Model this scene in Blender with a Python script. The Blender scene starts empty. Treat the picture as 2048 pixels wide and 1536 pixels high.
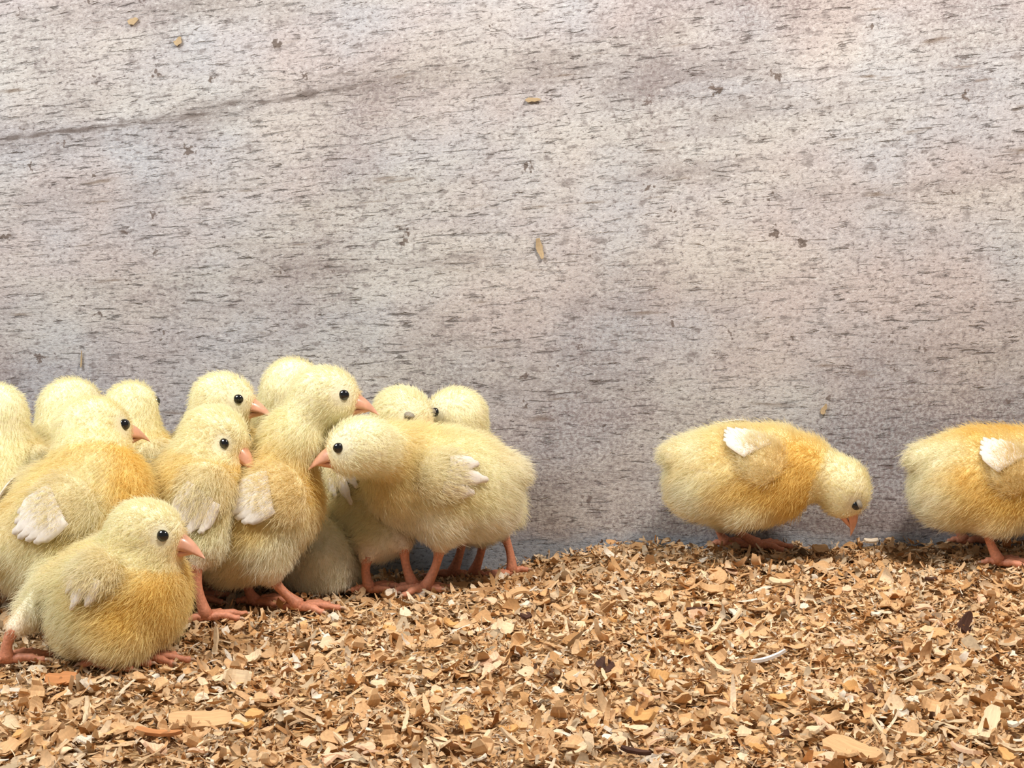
import bpy, math
import numpy as np
from mathutils import Vector, Matrix

rng = np.random.default_rng(11)
scene = bpy.context.scene
COL = scene.collection

# ------------------------------------------------------------------ camera
F_PX = 3034.0
PITCH = math.radians(7.0)
CAM = np.array([0.0, -0.80, 0.1878])
cam_d = bpy.data.cameras.new('camera')
cam_d.sensor_fit = 'HORIZONTAL'
cam_d.sensor_width = 36.0
cam_d.lens = 36.0 * F_PX / 2048.0
cam_d.clip_start = 0.01
cam_o = bpy.data.objects.new('camera', cam_d)
cam_o.location = CAM
cam_o.rotation_euler = (math.pi / 2 - PITCH, 0, 0)
COL.objects.link(cam_o)
scene.camera = cam_o

# ------------------------------------------------------------------ light
world = bpy.data.worlds.new('world')
scene.world = world
world.use_nodes = True
world.node_tree.nodes['Background'].inputs[0].default_value = (0.96, 0.965, 1.0, 1)
world.node_tree.nodes['Background'].inputs[1].default_value = 0.21
scene.cycles.max_bounces = 6
scene.cycles.diffuse_bounces = 3
scene.cycles.glossy_bounces = 1
scene.cycles.transmission_bounces = 4


def area(name, loc, target, size, power, color):
    d = bpy.data.lights.new(name, 'AREA')
    d.shape = 'DISK'
    d.size = size
    d.energy = power
    d.color = color
    o = bpy.data.objects.new(name, d)
    o.location = loc
    o.rotation_euler = (Vector(target) - Vector(loc)).to_track_quat('-Z', 'Y').to_euler()
    COL.objects.link(o)
    return o


area('brooder_lamp', (0.26, -0.34, 0.66), (0.14, 0.0, 0.12), 0.10, 5.2, (1.0, 0.92, 0.84))
area('window_light', (-0.50, -0.42, 0.66), (-0.18, 0.0, 0.18), 0.36, 6.5, (0.95, 0.98, 1.0))

scene.view_settings.view_transform = 'Standard'
scene.view_settings.look = 'None'
scene.view_settings.gamma = 1.0
scene.view_settings.exposure = -0.08
scene.view_settings.use_curve_mapping = False

# ------------------------------------------------------------------ geometry of the place
def ray(u, v):
    a = np.array([(u - 1024.0) / F_PX, 1.0, -(v - 768.0) / F_PX])
    c, s = math.cos(-PITCH), math.sin(-PITCH)
    return np.array([a[0], c * a[1] - s * a[2], s * a[1] + c * a[2]])


def at_y(u, v, y):
    d = ray(u, v)
    return CAM + d * ((y - CAM[1]) / d[1])


def sstep(x, a, b):
    t = np.clip((x - a) / (b - a), 0, 1)
    return t * t * (3 - 2 * t)


def ground(x, y):
    x = np.asarray(x, float); y = np.asarray(y, float)
    A = np.interp(x, [-0.28, -0.143, -0.0066, 0.05], [0.030, 0.020, 0.012, -0.001])
    z = -A * sstep(y, -0.10, -0.005)
    z = z + 0.0016 * np.sin(37 * x + 3 * np.sin(23 * y)) * np.cos(41 * y + 1.3) + 0.0010 * np.sin(95 * x + 1) * np.sin(83 * y + 2)
    return z


def ground_hit(u, v, lift=0.0):
    d = ray(u, v)
    ts = np.linspace(0.3, 1.6, 3000)
    P = CAM + d * ts[:, None]
    below = P[:, 2] < ground(P[:, 0], P[:, 1]) + lift
    return P[int(np.argmax(below))]


# ------------------------------------------------------------------ material helpers
def new_mat(name):
    m = bpy.data.materials.new(name)
    m.use_nodes = True
    nt = m.node_tree
    return m, nt, nt.nodes['Principled BSDF']


def N(nt, t, **kw):
    n = nt.nodes.new(t)
    for k, v in kw.items():
        setattr(n, k, v)
    return n


def plain(name, col, rough=0.6, var=0.12, scale=400.0, spec=0.3, coat=0.0, bump=0.0):
    m, nt, b = new_mat(name)
    tc = N(nt, 'ShaderNodeTexCoord')
    no = N(nt, 'ShaderNodeTexNoise')
    no.inputs['Scale'].default_value = scale
    no.inputs['Detail'].default_value = 3
    nt.links.new(tc.outputs['Object'], no.inputs['Vector'])
    r = N(nt, 'ShaderNodeValToRGB')
    r.color_ramp.elements[0].position = 0.3
    r.color_ramp.elements[1].position = 0.7
    r.color_ramp.elements[0].color = tuple(c * (1 - var) for c in col) + (1,)
    r.color_ramp.elements[1].color = tuple(min(1, c * (1 + var)) for c in col) + (1,)
    nt.links.new(no.outputs['Fac'], r.inputs[0])
    nt.links.new(r.outputs[0], b.inputs['Base Color'])
    b.inputs['Roughness'].default_value = rough
    b.inputs['Specular IOR Level'].default_value = spec
    b.inputs['Coat Weight'].default_value = coat
    if bump:
        bp = N(nt, 'ShaderNodeBump')
        bp.inputs['Strength'].default_value = bump
        bp.inputs['Distance'].default_value = 0.0006
        nt.links.new(no.outputs['Fac'], bp.inputs['Height'])
        nt.links.new(bp.outputs[0], b.inputs['Normal'])
    return m


def attr_mat(name, attr, rough=0.8, transl=0.0, spec=0.15, grain=0.0):
    m, nt, b = new_mat(name)
    a = N(nt, 'ShaderNodeAttribute')
    a.attribute_name = attr
    src = a.outputs['Color']
    if grain:
        tc = N(nt, 'ShaderNodeTexCoord')
        no = N(nt, 'ShaderNodeTexNoise')
        no.inputs['Scale'].default_value = 900
        no.inputs['Detail'].default_value = 3
        nt.links.new(tc.outputs['Object'], no.inputs['Vector'])
        mr = N(nt, 'ShaderNodeMapRange')
        mr.inputs['From Min'].default_value = 0.25
        mr.inputs['From Max'].default_value = 0.75
        mr.inputs['To Min'].default_value = 1 - grain
        mr.inputs['To Max'].default_value = 1 + grain
        nt.links.new(no.outputs['Fac'], mr.inputs['Value'])
        mx = N(nt, 'ShaderNodeVectorMath', operation='SCALE')
        nt.links.new(src, mx.inputs[0])
        nt.links.new(mr.outputs[0], mx.inputs['Scale'])
        src = mx.outputs[0]
    nt.links.new(src, b.inputs['Base Color'])
    b.inputs['Roughness'].default_value = rough
    b.inputs['Specular IOR Level'].default_value = spec
    if transl:
        tr = N(nt, 'ShaderNodeBsdfTranslucent')
        nt.links.new(src, tr.inputs['Color'])
        mx = N(nt, 'ShaderNodeMixShader')
        mx.inputs[0].default_value = transl
        out = nt.nodes['Material Output']
        nt.links.new(b.outputs[0], mx.inputs[1])
        nt.links.new(tr.outputs[0], mx.inputs[2])
        nt.links.new(mx.outputs[0], out.inputs[0])
    return m


M_BODY = attr_mat('chick_skin_down', 'down_color', 0.9, 0.0, 0.05)
M_DOWN = attr_mat('chick_down', 'down_color', 0.8, 0.35, 0.06)
M_EYE = plain('dark_eye', (0.006, 0.005, 0.005), 0.06, 0.1, 300, 0.6, 0.6)
M_LID = plain('eyelid', (0.30, 0.26, 0.20), 0.6, 0.1)
M_BEAK = plain('beak_horn', (0.76, 0.38, 0.24), 0.32, 0.14, 260, 0.5, 0.2)
M_LEG = plain('leg_scales', (0.66, 0.27, 0.155), 0.5, 0.16, 900, 0.35, 0.0, 0.35)
M_CLAW = plain('claw_horn', (0.55, 0.36, 0.24), 0.4, 0.1)
M_FEATHER = plain('wing_quill_feather', (0.80, 0.72, 0.62), 0.75, 0.06, 500, 0.2)
M_FLAKES = attr_mat('pine_shavings', 'flake_color', 0.75, 0.0, 0.2, 0.18)


# ------------------------------------------------------------------ object helpers
def link(o, parent=None):
    COL.objects.link(o)
    if parent is not None:
        o.parent = parent
    return o


def mesh_obj(name, V, faces, mats, parent=None, origin=(0, 0, 0), smooth=True, mat_idx=None):
    me = bpy.data.meshes.new(name)
    V = np.asarray(V, float) - np.asarray(origin, float)
    me.from_pydata(V.tolist(), [], [list(map(int, f)) for f in faces])
    for m in (mats if isinstance(mats, (list, tuple)) else [mats]):
        me.materials.append(m)
    if smooth:
        me.polygons.foreach_set('use_smooth', [True] * len(me.polygons))
    if mat_idx is not None:
        me.polygons.foreach_set('material_index', list(map(int, mat_idx)))
    me.update()
    return link(bpy.data.objects.new(name, me), parent)


def tag(o, label, cat, group=None, kind=None):
    o['label'] = label
    o['category'] = cat
    if group:
        o['group'] = group
    if kind:
        o['kind'] = kind
    return o


def unit(v):
    v = np.asarray(v, float)
    return v / (np.linalg.norm(v) + 1e-12)


# ------------------------------------------------------------------ wall: weathered whitewashed board
def wall_material():
    m, nt, b = new_mat('weathered_whitewashed_board')
    L = nt.links
    tc = N(nt, 'ShaderNodeTexCoord')
    sep = N(nt, 'ShaderNodeSeparateXYZ')
    L.new(tc.outputs['Object'], sep.inputs[0])

    def math_(op, a, b_=None, c=None):
        n = N(nt, 'ShaderNodeMath', operation=op)
        for i, x in enumerate((a, b_, c)):
            if x is None:
                continue
            if isinstance(x, (int, float)):
                n.inputs[i].default_value = x
            else:
                L.new(x, n.inputs[i])
        return n.outputs[0]

    def mr(x, a, b_, c, d, smooth=True):
        n = N(nt, 'ShaderNodeMapRange')
        if smooth:
            n.interpolation_type = 'SMOOTHSTEP'
        n.inputs['From Min'].default_value = a
        n.inputs['From Max'].default_value = b_
        n.inputs['To Min'].default_value = c
        n.inputs['To Max'].default_value = d
        L.new(x, n.inputs['Value'])
        return n.outputs[0]

    X, Z = sep.outputs['X'], sep.outputs['Z']
    # the grain leans up to the right, more so high on the board and to the left
    tiltz = mr(Z, 0.07, 0.30, 0.02, 0.13)
    xx = math_('SUBTRACT', X, math_('MULTIPLY', math_('MULTIPLY', X, X), 0.55))
    Zg = math_('SUBTRACT', Z, math_('MULTIPLY', tiltz, xx))

    def coord(sx, sz, off=0.0):
        c = N(nt, 'ShaderNodeCombineXYZ')
        L.new(math_('MULTIPLY', X, sx), c.inputs[0])
        c.inputs[1].default_value = off
        L.new(math_('MULTIPLY', Zg, sz), c.inputs[2])
        return c.outputs[0]

    def noise(vec, scale=1.0, detail=3.0, rough=0.55, dist=0.0):
        n = N(nt, 'ShaderNodeTexNoise')
        n.inputs['Scale'].default_value = scale
        n.inputs['Detail'].default_value = detail
        n.inputs['Roughness'].default_value = rough
        n.inputs['Distortion'].default_value = dist
        L.new(vec, n.inputs['Vector'])
        return n.outputs['Fac']

    def mix(f, a, b_, typ='MIX'):
        n = N(nt, 'ShaderNodeMix', data_type='RGBA', blend_type=typ)
        if isinstance(f, (int, float)):
            n.inputs[0].default_value = f
        else:
            L.new(f, n.inputs[0])
        for i, x in ((6, a), (7, b_)):
            if isinstance(x, tuple):
                n.inputs[i].default_value = x + (1,)
            else:
                L.new(x, n.inputs[i])
        return n.outputs[2]

    O = tc.outputs['Object']
    big = noise(coord(7, 22, 1.0), 1, 3)
    big2 = noise(O, 11, 3)
    col = mix(mr(big2, 0.35, 0.65, 0, 1), (0.54, 0.475, 0.455), (0.505, 0.51, 0.53))
    col = mix(mr(big, 0.40, 0.66, 0, 0.6), col, (0.62, 0.59, 0.53))
    # darker weathered zones with the paint worn thin
    worn = noise(coord(5.5, 30, 7.0), 1, 5, 0.65)
    col = mix(mr(worn, 0.47, 0.72, 0, 0.62), col, (0.25, 0.205, 0.19))
    # fine mottling of the rough paint
    fine = noise(coord(420, 560, 2.0), 1, 4, 0.75)
    col = mix(mr(fine, 0.48, 0.33, 0, 0.9), col, (0.17, 0.14, 0.135))
    col = mix(mr(fine, 0.53, 0.68, 0, 0.65), col, (0.78, 0.76, 0.74))
    med = noise(coord(120, 230, 5.0), 1, 3, 0.6)
    col = mix(mr(med, 0.47, 0.30, 0, 0.7), col, (0.20, 0.17, 0.16))
    # grain cracks: short dark dashes along the grain, in drifts
    drift = mr(noise(coord(6, 16, 3.0), 1, 3), 0.36, 0.60, 0.0, 1.0)
    g1 = noise(coord(78, 520, 4.0), 1, 4, 0.66, 0.6)
    dash = math_('MULTIPLY', mr(g1, 0.565, 0.69, 0, 1), mr(drift, 0, 1, 0.20, 1.0))
    g2 = noise(coord(150, 850, 9.0), 1, 3, 0.65, 0.4)
    dash2 = math_('MULTIPLY', mr(g2, 0.60, 0.70, 0, 1), mr(drift, 0, 1, 0.35, 0.8))
    dash = math_('MAXIMUM', dash, math_('MULTIPLY', dash2, 0.8))
    col = mix(math_('MULTIPLY', dash, 0.80), col, (0.10, 0.082, 0.07))
    # broad brown stains along the grain
    st = noise(coord(20, 150, 12.0), 1, 3, 0.6)
    col = mix(mr(st, 0.62, 0.74, 0, 0.75), col, (0.20, 0.145, 0.10))
    # splashed specks of dirt
    v = N(nt, 'ShaderNodeTexVoronoi')
    v.inputs['Scale'].default_value = 62
    v.inputs['Randomness'].default_value = 1.0
    wp = N(nt, 'ShaderNodeVectorMath', operation='ADD')
    nz = N(nt, 'ShaderNodeTexNoise')
    nz.inputs['Scale'].default_value = 330
    nz.inputs['Detail'].default_value = 3
    L.new(O, nz.inputs['Vector'])
    sc = N(nt, 'ShaderNodeVectorMath', operation='SCALE')
    L.new(nz.outputs['Color'], sc.inputs[0])
    sc.inputs['Scale'].default_value = 0.014
    L.new(O, wp.inputs[0])
    L.new(sc.outputs[0], wp.inputs[1])
    L.new(wp.outputs[0], v.inputs['Vector'])
    pick = N(nt, 'ShaderNodeSeparateColor')
    L.new(v.outputs['Color'], pick.inputs[0])
    size = mr(pick.outputs[0], 0.30, 1.0, 0.0, 0.20, False)
    spot = math_('SUBTRACT', size, v.outputs['Distance'])
    spot = mr(spot, -0.02, 0.05, 0, 0.9)
    col = mix(spot, col, (0.15, 0.115, 0.095))
    # ragged brown-violet speckling mixed into the colour, thickest low down
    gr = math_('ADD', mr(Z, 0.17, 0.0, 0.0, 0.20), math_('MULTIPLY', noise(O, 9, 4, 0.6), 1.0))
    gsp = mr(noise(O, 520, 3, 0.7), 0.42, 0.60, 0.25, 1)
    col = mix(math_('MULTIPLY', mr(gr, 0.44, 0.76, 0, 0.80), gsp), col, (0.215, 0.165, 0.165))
    # one long crack high on the left
    line = math_('SUBTRACT', Z, math_('ADD', math_('MULTIPLY', X, 0.150), 0.2570))
    line = math_('ADD', line, math_('MULTIPLY', math_('SUBTRACT', noise(coord(22, 22, 20.0), 1, 3), 0.5), 0.010))
    wl = mr(math_('ABSOLUTE', line), 0.0030, 0.0005, 0, 1)
    wl = math_('MULTIPLY', wl, math_('MULTIPLY', mr(X, -0.03, -0.08, 0, 1), mr(noise(coord(70, 300, 21.0), 1, 4), 0.40, 0.6, 0.05, 1)))
    col = mix(math_('MULTIPLY', wl, 0.8), col, (0.13, 0.10, 0.085))
    # worn blue-grey paint along the foot of the board
    foot = math_('ADD', Z, math_('MULTIPLY', math_('SUBTRACT', noise(coord(40, 60, 30.0), 1, 3), 0.5), 0.016))
    col = mix(mr(foot, 0.012, 0.002, 0, 0.75), col, (0.36, 0.41, 0.47))
    col = mix(math_('MULTIPLY', mr(fine, 0.50, 0.32, 0, 0.8), mr(foot, 0.014, 0.002, 0, 1)), col, (0.09, 0.09, 0.10))
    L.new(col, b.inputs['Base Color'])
    b.inputs['Roughness'].default_value = 0.85
    b.inputs['Specular IOR Level'].default_value = 0.2
    h = math_('SUBTRACT', math_('MULTIPLY', fine, 0.6), mr(g1, 0.565, 0.69, 0, 0.9))
    bp = N(nt, 'ShaderNodeBump')
    bp.inputs['Strength'].default_value = 0.8
    bp.inputs['Distance'].default_value = 0.0012
    L.new(h, bp.inputs['Height'])
    L.new(bp.outputs[0], b.inputs['Normal'])
    return m


def build_wall():
    x0, x1, y0, y1, z0, z1 = -0.62, 0.62, 0.0, 0.018, -0.07, 0.52
    V = [(x, y, z) for x in (x0, x1) for y in (y0, y1) for z in (z0, z1)]
    Fs = [(0, 1, 3, 2), (4, 6, 7, 5), (0, 4, 5, 1), (2, 3, 7, 6), (0, 2, 6, 4), (1, 5, 7, 3)]
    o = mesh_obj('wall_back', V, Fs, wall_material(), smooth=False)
    tag(o, 'weathered whitewashed wooden board wall behind the chicks', 'wall', kind='structure')


build_wall()


# ------------------------------------------------------------------ ground
def build_floor():
    nx, ny = 150, 70
    xs = np.linspace(-0.6, 0.6, nx)
    ys = np.linspace(-0.62, -0.0005, ny)
    Xg, Yg = np.meshgrid(xs, ys, indexing='ij')
    Z = ground(Xg, Yg)
    V = np.stack([Xg, Yg, Z], -1).reshape(-1, 3)
    i = np.arange(nx - 1)[:, None] * ny + np.arange(ny - 1)[None, :]
    Fs = np.stack([i, i + ny, i + ny + 1, i + 1], -1).reshape(-1, 4)
    # closed slab underneath so that the litter bed has a body
    m = plain('litter_dust', (0.46, 0.28, 0.13), 0.95, 0.35, 500, 0.1, 0, 0.5)
    o = mesh_obj('floor', V, Fs, m)
    sol = o.modifiers.new('bed', 'SOLIDIFY')
    sol.thickness = 0.03
    sol.offset = -1
    tag(o, 'bed of fine wood dust under the shavings', 'floor', kind='structure')


build_floor()

PALETTE = np.array([
    (0.72, 0.45, 0.23), (0.78, 0.53, 0.30), (0.64, 0.37, 0.17), (0.82, 0.62, 0.40), (0.70, 0.48, 0.27),
    (0.84, 0.68, 0.48), (0.58, 0.33, 0.14), (0.74, 0.44, 0.20), (0.45, 0.22, 0.08), (0.10, 0.045, 0.02),
    (0.55, 0.42, 0.27), (0.86, 0.76, 0.62)])
PALW = np.array([.17, .16, .12, .13, .12, .08, .07, .06, .035, .012, .06, .04])
PALW = PALW / PALW.sum()


def flake_verts(n, Lm, Wm, theta, twist, seg=4, cup=0.0):
    """n strips, bent along their length by theta; returns (n, (seg+1)*2, 3)"""
    t = np.linspace(-0.5, 0.5, seg + 1)[None, :]
    th = theta[:, None] * t
    R = Lm / np.where(np.abs(theta) < 0.05, 0.05, theta)
    x = R[:, None] * np.sin(th)
    z = R[:, None] * (1 - np.cos(th))
    taper = 0.45 + 0.55 * np.sqrt(np.clip(1 - (2 * t) ** 2, 0, 1))
    jag = 1 + 0.24 * rng.standard_normal((n, seg + 1))
    w = Wm[:, None] * 0.5 * np.clip(taper * jag, 0.15, 1.5)
    tw = twist[:, None] * t
    out = np.zeros((n, seg + 1, 2, 3))
    for k, s in enumerate((-1, 1)):
        out[:, :, k, 0] = x
        out[:, :, k, 1] = s * w * np.cos(tw) + 0.15 * Lm[:, None] * np.sin(t * 2.5) * twist[:, None]
        out[:, :, k, 2] = z + s * w * np.sin(tw)
    return out.reshape(n, -1, 3)


def rot_mats(n, tilt):
    az = rng.uniform(0, 2 * math.pi, n)
    rx = rng.normal(0, tilt, n)
    ry = rng.normal(0, tilt, n)
    cz, sz = np.cos(az), np.sin(az)
    cx, sx = np.cos(rx), np.sin(rx)
    cy, sy = np.cos(ry), np.sin(ry)
    o, z = np.ones(n), np.zeros(n)
    Rz = np.stack([cz, -sz, z, sz, cz, z, z, z, o], -1).reshape(n, 3, 3)
    Rx = np.stack([o, z, z, z, cx, -sx, z, sx, cx], -1).reshape(n, 3, 3)
    Ry = np.stack([cy, z, sy, z, o, z, -sy, z, cy], -1).reshape(n, 3, 3)
    return Rz @ Rx @ Ry


def build_shavings():
    n = 100000
    x = rng.uniform(-0.46, 0.46, n)
    y = -rng.uniform(0.0, 1, n) ** 1.0 * 0.47 - 0.001
    Lm = rng.lognormal(math.log(0.0043), 0.50, n).clip(0.0014, 0.017)
    Wm = (Lm * rng.uniform(0.18, 0.62, n)).clip(0.001, 0.0075)
    thin = rng.uniform(0, 1, n) < 0.42
    Lm[thin] *= 1.35
    Wm[thin] *= 0.4
    near_wall = y > -0.05
    Lm[near_wall] *= 0.8
    theta = rng.normal(0, 2.3, n)
    twist = rng.normal(0, 0.6, n)
    P = flake_verts(n, Lm, Wm, theta, twist)
    P = np.einsum('nij,nkj->nki', rot_mats(n, 0.36), P)
    lift = rng.uniform(-0.0008, 0.0042, n)
    P[:, :, 0] += x[:, None]
    P[:, :, 1] += y[:, None]
    P[:, :, 2] += (ground(x, y) + lift)[:, None]
    P[:, :, 1] = np.minimum(P[:, :, 1], -0.0004)
    nv = P.shape[1]
    base = (np.arange(n) * nv)[:, None, None]
    q = np.array([(2 * i, 2 * i + 2, 2 * i + 3, 2 * i + 1) for i in range(4)])[None]
    Fs = (base + q).reshape(-1, 4)
    me = bpy.data.meshes.new('wood_shavings')
    me.vertices.add(n * nv)
    me.vertices.foreach_set('co', P.reshape(-1))
    me.loops.add(len(Fs) * 4)
    me.polygons.add(len(Fs))
    me.loops.foreach_set('vertex_index', Fs.reshape(-1).astype(np.int32))
    me.polygons.foreach_set('loop_start', np.arange(len(Fs), dtype=np.int32) * 4)
    me.polygons.foreach_set('use_smooth', np.ones(len(Fs), bool))
    me.update(calc_edges=True)
    ci = rng.choice(len(PALETTE), n, p=PALW)
    c = PALETTE[ci] * rng.normal(1, 0.10, (n, 1)).clip(0.7, 1.25)
    c = np.clip(c * np.array([0.86, 0.83, 0.80]), 0, 0.92)
    ca = np.ones((n, nv, 4))
    ca[:, :, :3] = c[:, None, :]
    a = me.attributes.new('flake_color', 'FLOAT_COLOR', 'POINT')
    a.data.foreach_set('color', ca.reshape(-1).astype(np.float32))
    me.materials.append(M_FLAKES)
    o = link(bpy.data.objects.new('wood_shavings', me))
    tag(o, 'thick litter of fine tan wood shavings covering the ground', 'wood shavings', kind='stuff')


build_shavings()


# ------------------------------------------------------------------ signed distance blobs for the chicks
def sd_ell(P, c, Mx, r):
    q = (P - c) @ Mx.T
    k0 = np.linalg.norm(q / r, axis=-1)
    k1 = np.linalg.norm(q / (r * r), axis=-1) + 1e-9
    return k0 * (k0 - 1.0) / k1


def sd_cone(P, a, b, ra, rb):
    ab = b - a
    t = np.clip(((P - a) @ ab) / (ab @ ab), 0, 1)
    return np.linalg.norm(P - a - t[..., None] * ab, axis=-1) - (ra + (rb - ra) * t)


def smin(a, b, k):
    h = np.clip(0.5 + 0.5 * (b - a) / k, 0, 1)
    return b + (a - b) * h - k * h * (1 - h)


def field(prims, P):
    d = None
    for p in prims:
        e = sd_ell(P, *p[2:]) if p[0] == 'e' else sd_cone(P, *p[2:])
        d = e if d is None else smin(d, e, p[1])
    return d


def surface_nets(Fv, origin, h):
    nx, ny, nz = Fv.shape
    ins = Fv < 0
    c = np.zeros((nx - 1, ny - 1, nz - 1), int)
    for dx in (0, 1):
        for dy in (0, 1):
            for dz in (0, 1):
                c += ins[dx:nx - 1 + dx, dy:ny - 1 + dy, dz:nz - 1 + dz]
    act = (c > 0) & (c < 8)
    idx = -np.ones(act.shape, int)
    cells = np.argwhere(act)
    idx[act] = np.arange(len(cells))
    acc = np.zeros((len(cells), 3))
    cnt = np.zeros(len(cells))
    i, j, k = cells.T
    cor = [(a, b, d) for a in (0, 1) for b in (0, 1) for d in (0, 1)]
    for A in cor:
        for ax in range(3):
            if A[ax]:
                continue
            B = list(A); B[ax] = 1
            fa = Fv[i + A[0], j + A[1], k + A[2]]
            fb = Fv[i + B[0], j + B[1], k + B[2]]
            m = (fa < 0) != (fb < 0)
            t = np.where(m, fa / (fa - fb + 1e-15), 0)
            p = np.tile(np.array(A, float), (len(cells), 1))
            p[:, ax] += t
            acc[m] += p[m]
            cnt[m] += 1
    V = origin + (cells + acc / cnt[:, None]) * h
    faces = []
    for ax in range(3):
        sl0 = [slice(None)] * 3; sl1 = [slice(None)] * 3
        sl0[ax] = slice(0, -1); sl1[ax] = slice(1, None)
        a, b = ins[tuple(sl0)], ins[tuple(sl1)]
        e = np.argwhere(a != b)
        o1, o2 = [(1, 2), (2, 0), (0, 1)][ax]
        ok = (e[:, o1] >= 1) & (e[:, o2] >= 1) & (e[:, o1] < Fv.shape[o1] - 1) & (e[:, o2] < Fv.shape[o2] - 1)
        e = e[ok]
        flip = ~a[tuple(e.T)]

        def g(d1, d2):
            q = e.copy(); q[:, o1] += d1; q[:, o2] += d2
            return idx[tuple(q.T)]
        quad = np.stack([g(-1, -1), g(0, -1), g(0, 0), g(-1, 0)], -1)
        quad[flip] = quad[flip][:, ::-1]
        faces.append(quad)
    return V, np.concatenate(faces)


def vnormals(V, Fq):
    n = np.cross(V[Fq[:, 2]] - V[Fq[:, 0]], V[Fq[:, 3]] - V[Fq[:, 1]])
    out = np.zeros_like(V)
    for k in range(4):
        np.add.at(out, Fq[:, k], n)
    return out / (np.linalg.norm(out, axis=1, keepdims=True) + 1e-12)


def smooth_mesh(V, Fq, it=3):
    for _ in range(it):
        acc = np.zeros_like(V); cnt = np.zeros(len(V))
        for k in range(4):
            for d in (1, 3):
                np.add.at(acc, Fq[:, k], V[Fq[:, (k + d) % 4]])
                np.add.at(cnt, Fq[:, k], 1)
        V = 0.4 * V + 0.6 * acc / np.maximum(cnt, 1)[:, None]
    return V


def frame(yaw, pitch, roll=0.0):
    y, p = math.radians(yaw), math.radians(pitch)
    f = np.array([math.cos(y) * math.cos(p), math.sin(y) * math.cos(p), math.sin(p)])
    l = np.array([-math.sin(y), math.cos(y), 0.0])
    u = np.cross(f, l)
    if roll:
        r = math.radians(roll)
        l, u = l * math.cos(r) + u * math.sin(r), u * math.cos(r) - l * math.sin(r)
    return np.stack([f, l, u])


def noise3(P, s, seed=0):
    q = P * s + seed * 1.7
    return (np.sin(q[:, 0] * 1.3 + 2 * np.sin(q[:, 1] * 0.9 + seed)) + np.sin(q[:, 1] * 1.7 + 2 * np.sin(q[:, 2] * 1.1)) +
            np.sin(q[:, 2] * 1.5 + 2 * np.sin(q[:, 0] * 0.8 + 1))) / 3.0


def make_down(name, parent, origin, V, Fq, nrm, colfun, count, length, comb, shorten, rad=0.00008):
    """fluff: explicit fine fibres grown from the surface"""
    tri = np.concatenate([Fq[:, [0, 1, 2]], Fq[:, [0, 2, 3]]])
    ar = np.linalg.norm(np.cross(V[tri[:, 1]] - V[tri[:, 0]], V[tri[:, 2]] - V[tri[:, 0]]), axis=1)
    t = rng.choice(len(tri), count, p=ar / ar.sum())
    b = rng.dirichlet((1, 1, 1), count)
    P = np.einsum('nk,nkj->nj', b, V[tri[t]])
    Nn = np.einsum('nk,nkj->nj', b, nrm[tri[t]])
    Nn /= np.linalg.norm(Nn, axis=1, keepdims=True) + 1e-9
    cb = comb(P)
    cb = cb - Nn * np.sum(cb * Nn, 1, keepdims=True)
    cb /= np.linalg.norm(cb, axis=1, keepdims=True) + 1e-6
    sw = np.stack([noise3(P, 330, 1), noise3(P, 330, 2), noise3(P, 330, 3)], -1)
    jit = rng.normal(0, 0.28, (count, 3))
    ln = length * rng.lognormal(0, 0.22, count) * shorten(P)
    d0 = Nn * 0.75 + cb * 0.75 + jit + 0.22 * sw
    d0 /= np.linalg.norm(d0, axis=1, keepdims=True)
    d1 = d0 + cb * 0.55 + rng.normal(0, 0.22, (count, 3)) + np.array([0, 0, -0.12])
    d1 /= np.linalg.norm(d1, axis=1, keepdims=True)
    pts = np.stack([P - Nn * 0.0004, P + d0 * ln[:, None] * 0.5, P + d0 * ln[:, None] * 0.5 + d1 * ln[:, None] * 0.5], 1)
    hc = bpy.data.hair_curves.new(name)
    hc.add_curves([3] * count)
    hc.attributes['position'].data.foreach_set('vector', (pts - origin).reshape(-1).astype(np.float32))
    ra = hc.attributes.get('radius') or hc.attributes.new('radius', 'FLOAT', 'POINT')
    ra.data.foreach_set('value', np.tile(np.array([1.0, 0.8, 0.25], np.float32) * rad, count))
    ca = hc.attributes.new('down_color', 'FLOAT_COLOR', 'CURVE')
    c = np.ones((count, 4), np.float32)
    c[:, :3] = np.clip(colfun(P) * rng.normal(1, 0.05, (count, 1)), 0, 0.95)
    ca.data.foreach_set('color', c.reshape(-1))
    hc.materials.append(M_DOWN)
    return link(bpy.data.objects.new(name, hc), parent)


def tube(path, radii, seg=8):
    path = np.asarray(path, float)
    n = len(path)
    V, Fs = [], []
    up = np.array([0.13, 0.31, 0.94])
    for i in range(n):
        t = unit(path[min(i + 1, n - 1)] - path[max(i - 1, 0)])
        a = unit(np.cross(t, up)) if abs(t @ up) < 0.98 else unit(np.cross(t, [1, 0, 0]))
        b = np.cross(t, a)
        for k in range(seg):
            an = 2 * math.pi * k / seg
            V.append(path[i] + radii[i] * (math.cos(an) * a + math.sin(an) * b))
    for i in range(n - 1):
        for k in range(seg):
            k2 = (k + 1) % seg
            Fs.append((i * seg + k, i * seg + k2, (i + 1) * seg + k2, (i + 1) * seg + k))
    V.append(path[0] - unit(path[1] - path[0]) * radii[0] * 0.5)
    V.append(path[-1] + unit(path[-1] - path[-2]) * radii[-1] * 0.8)
    a0, a1 = len(V) - 2, len(V) - 1
    for k in range(seg):
        Fs.append((a0, (k + 1) % seg, k))
        Fs.append((a1, (n - 1) * seg + k, (n - 1) * seg + (k + 1) % seg))
    return V, Fs


class Bag:
    def __init__(s):
        s.V, s.F, s.M = [], [], []

    def add(s, vf, mi=0):
        o = len(s.V)
        s.V += [np.asarray(v) for v in vf[0]]
        s.F += [tuple(i + o for i in f) for f in vf[1]]
        s.M += [mi] * len(vf[1])


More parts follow.
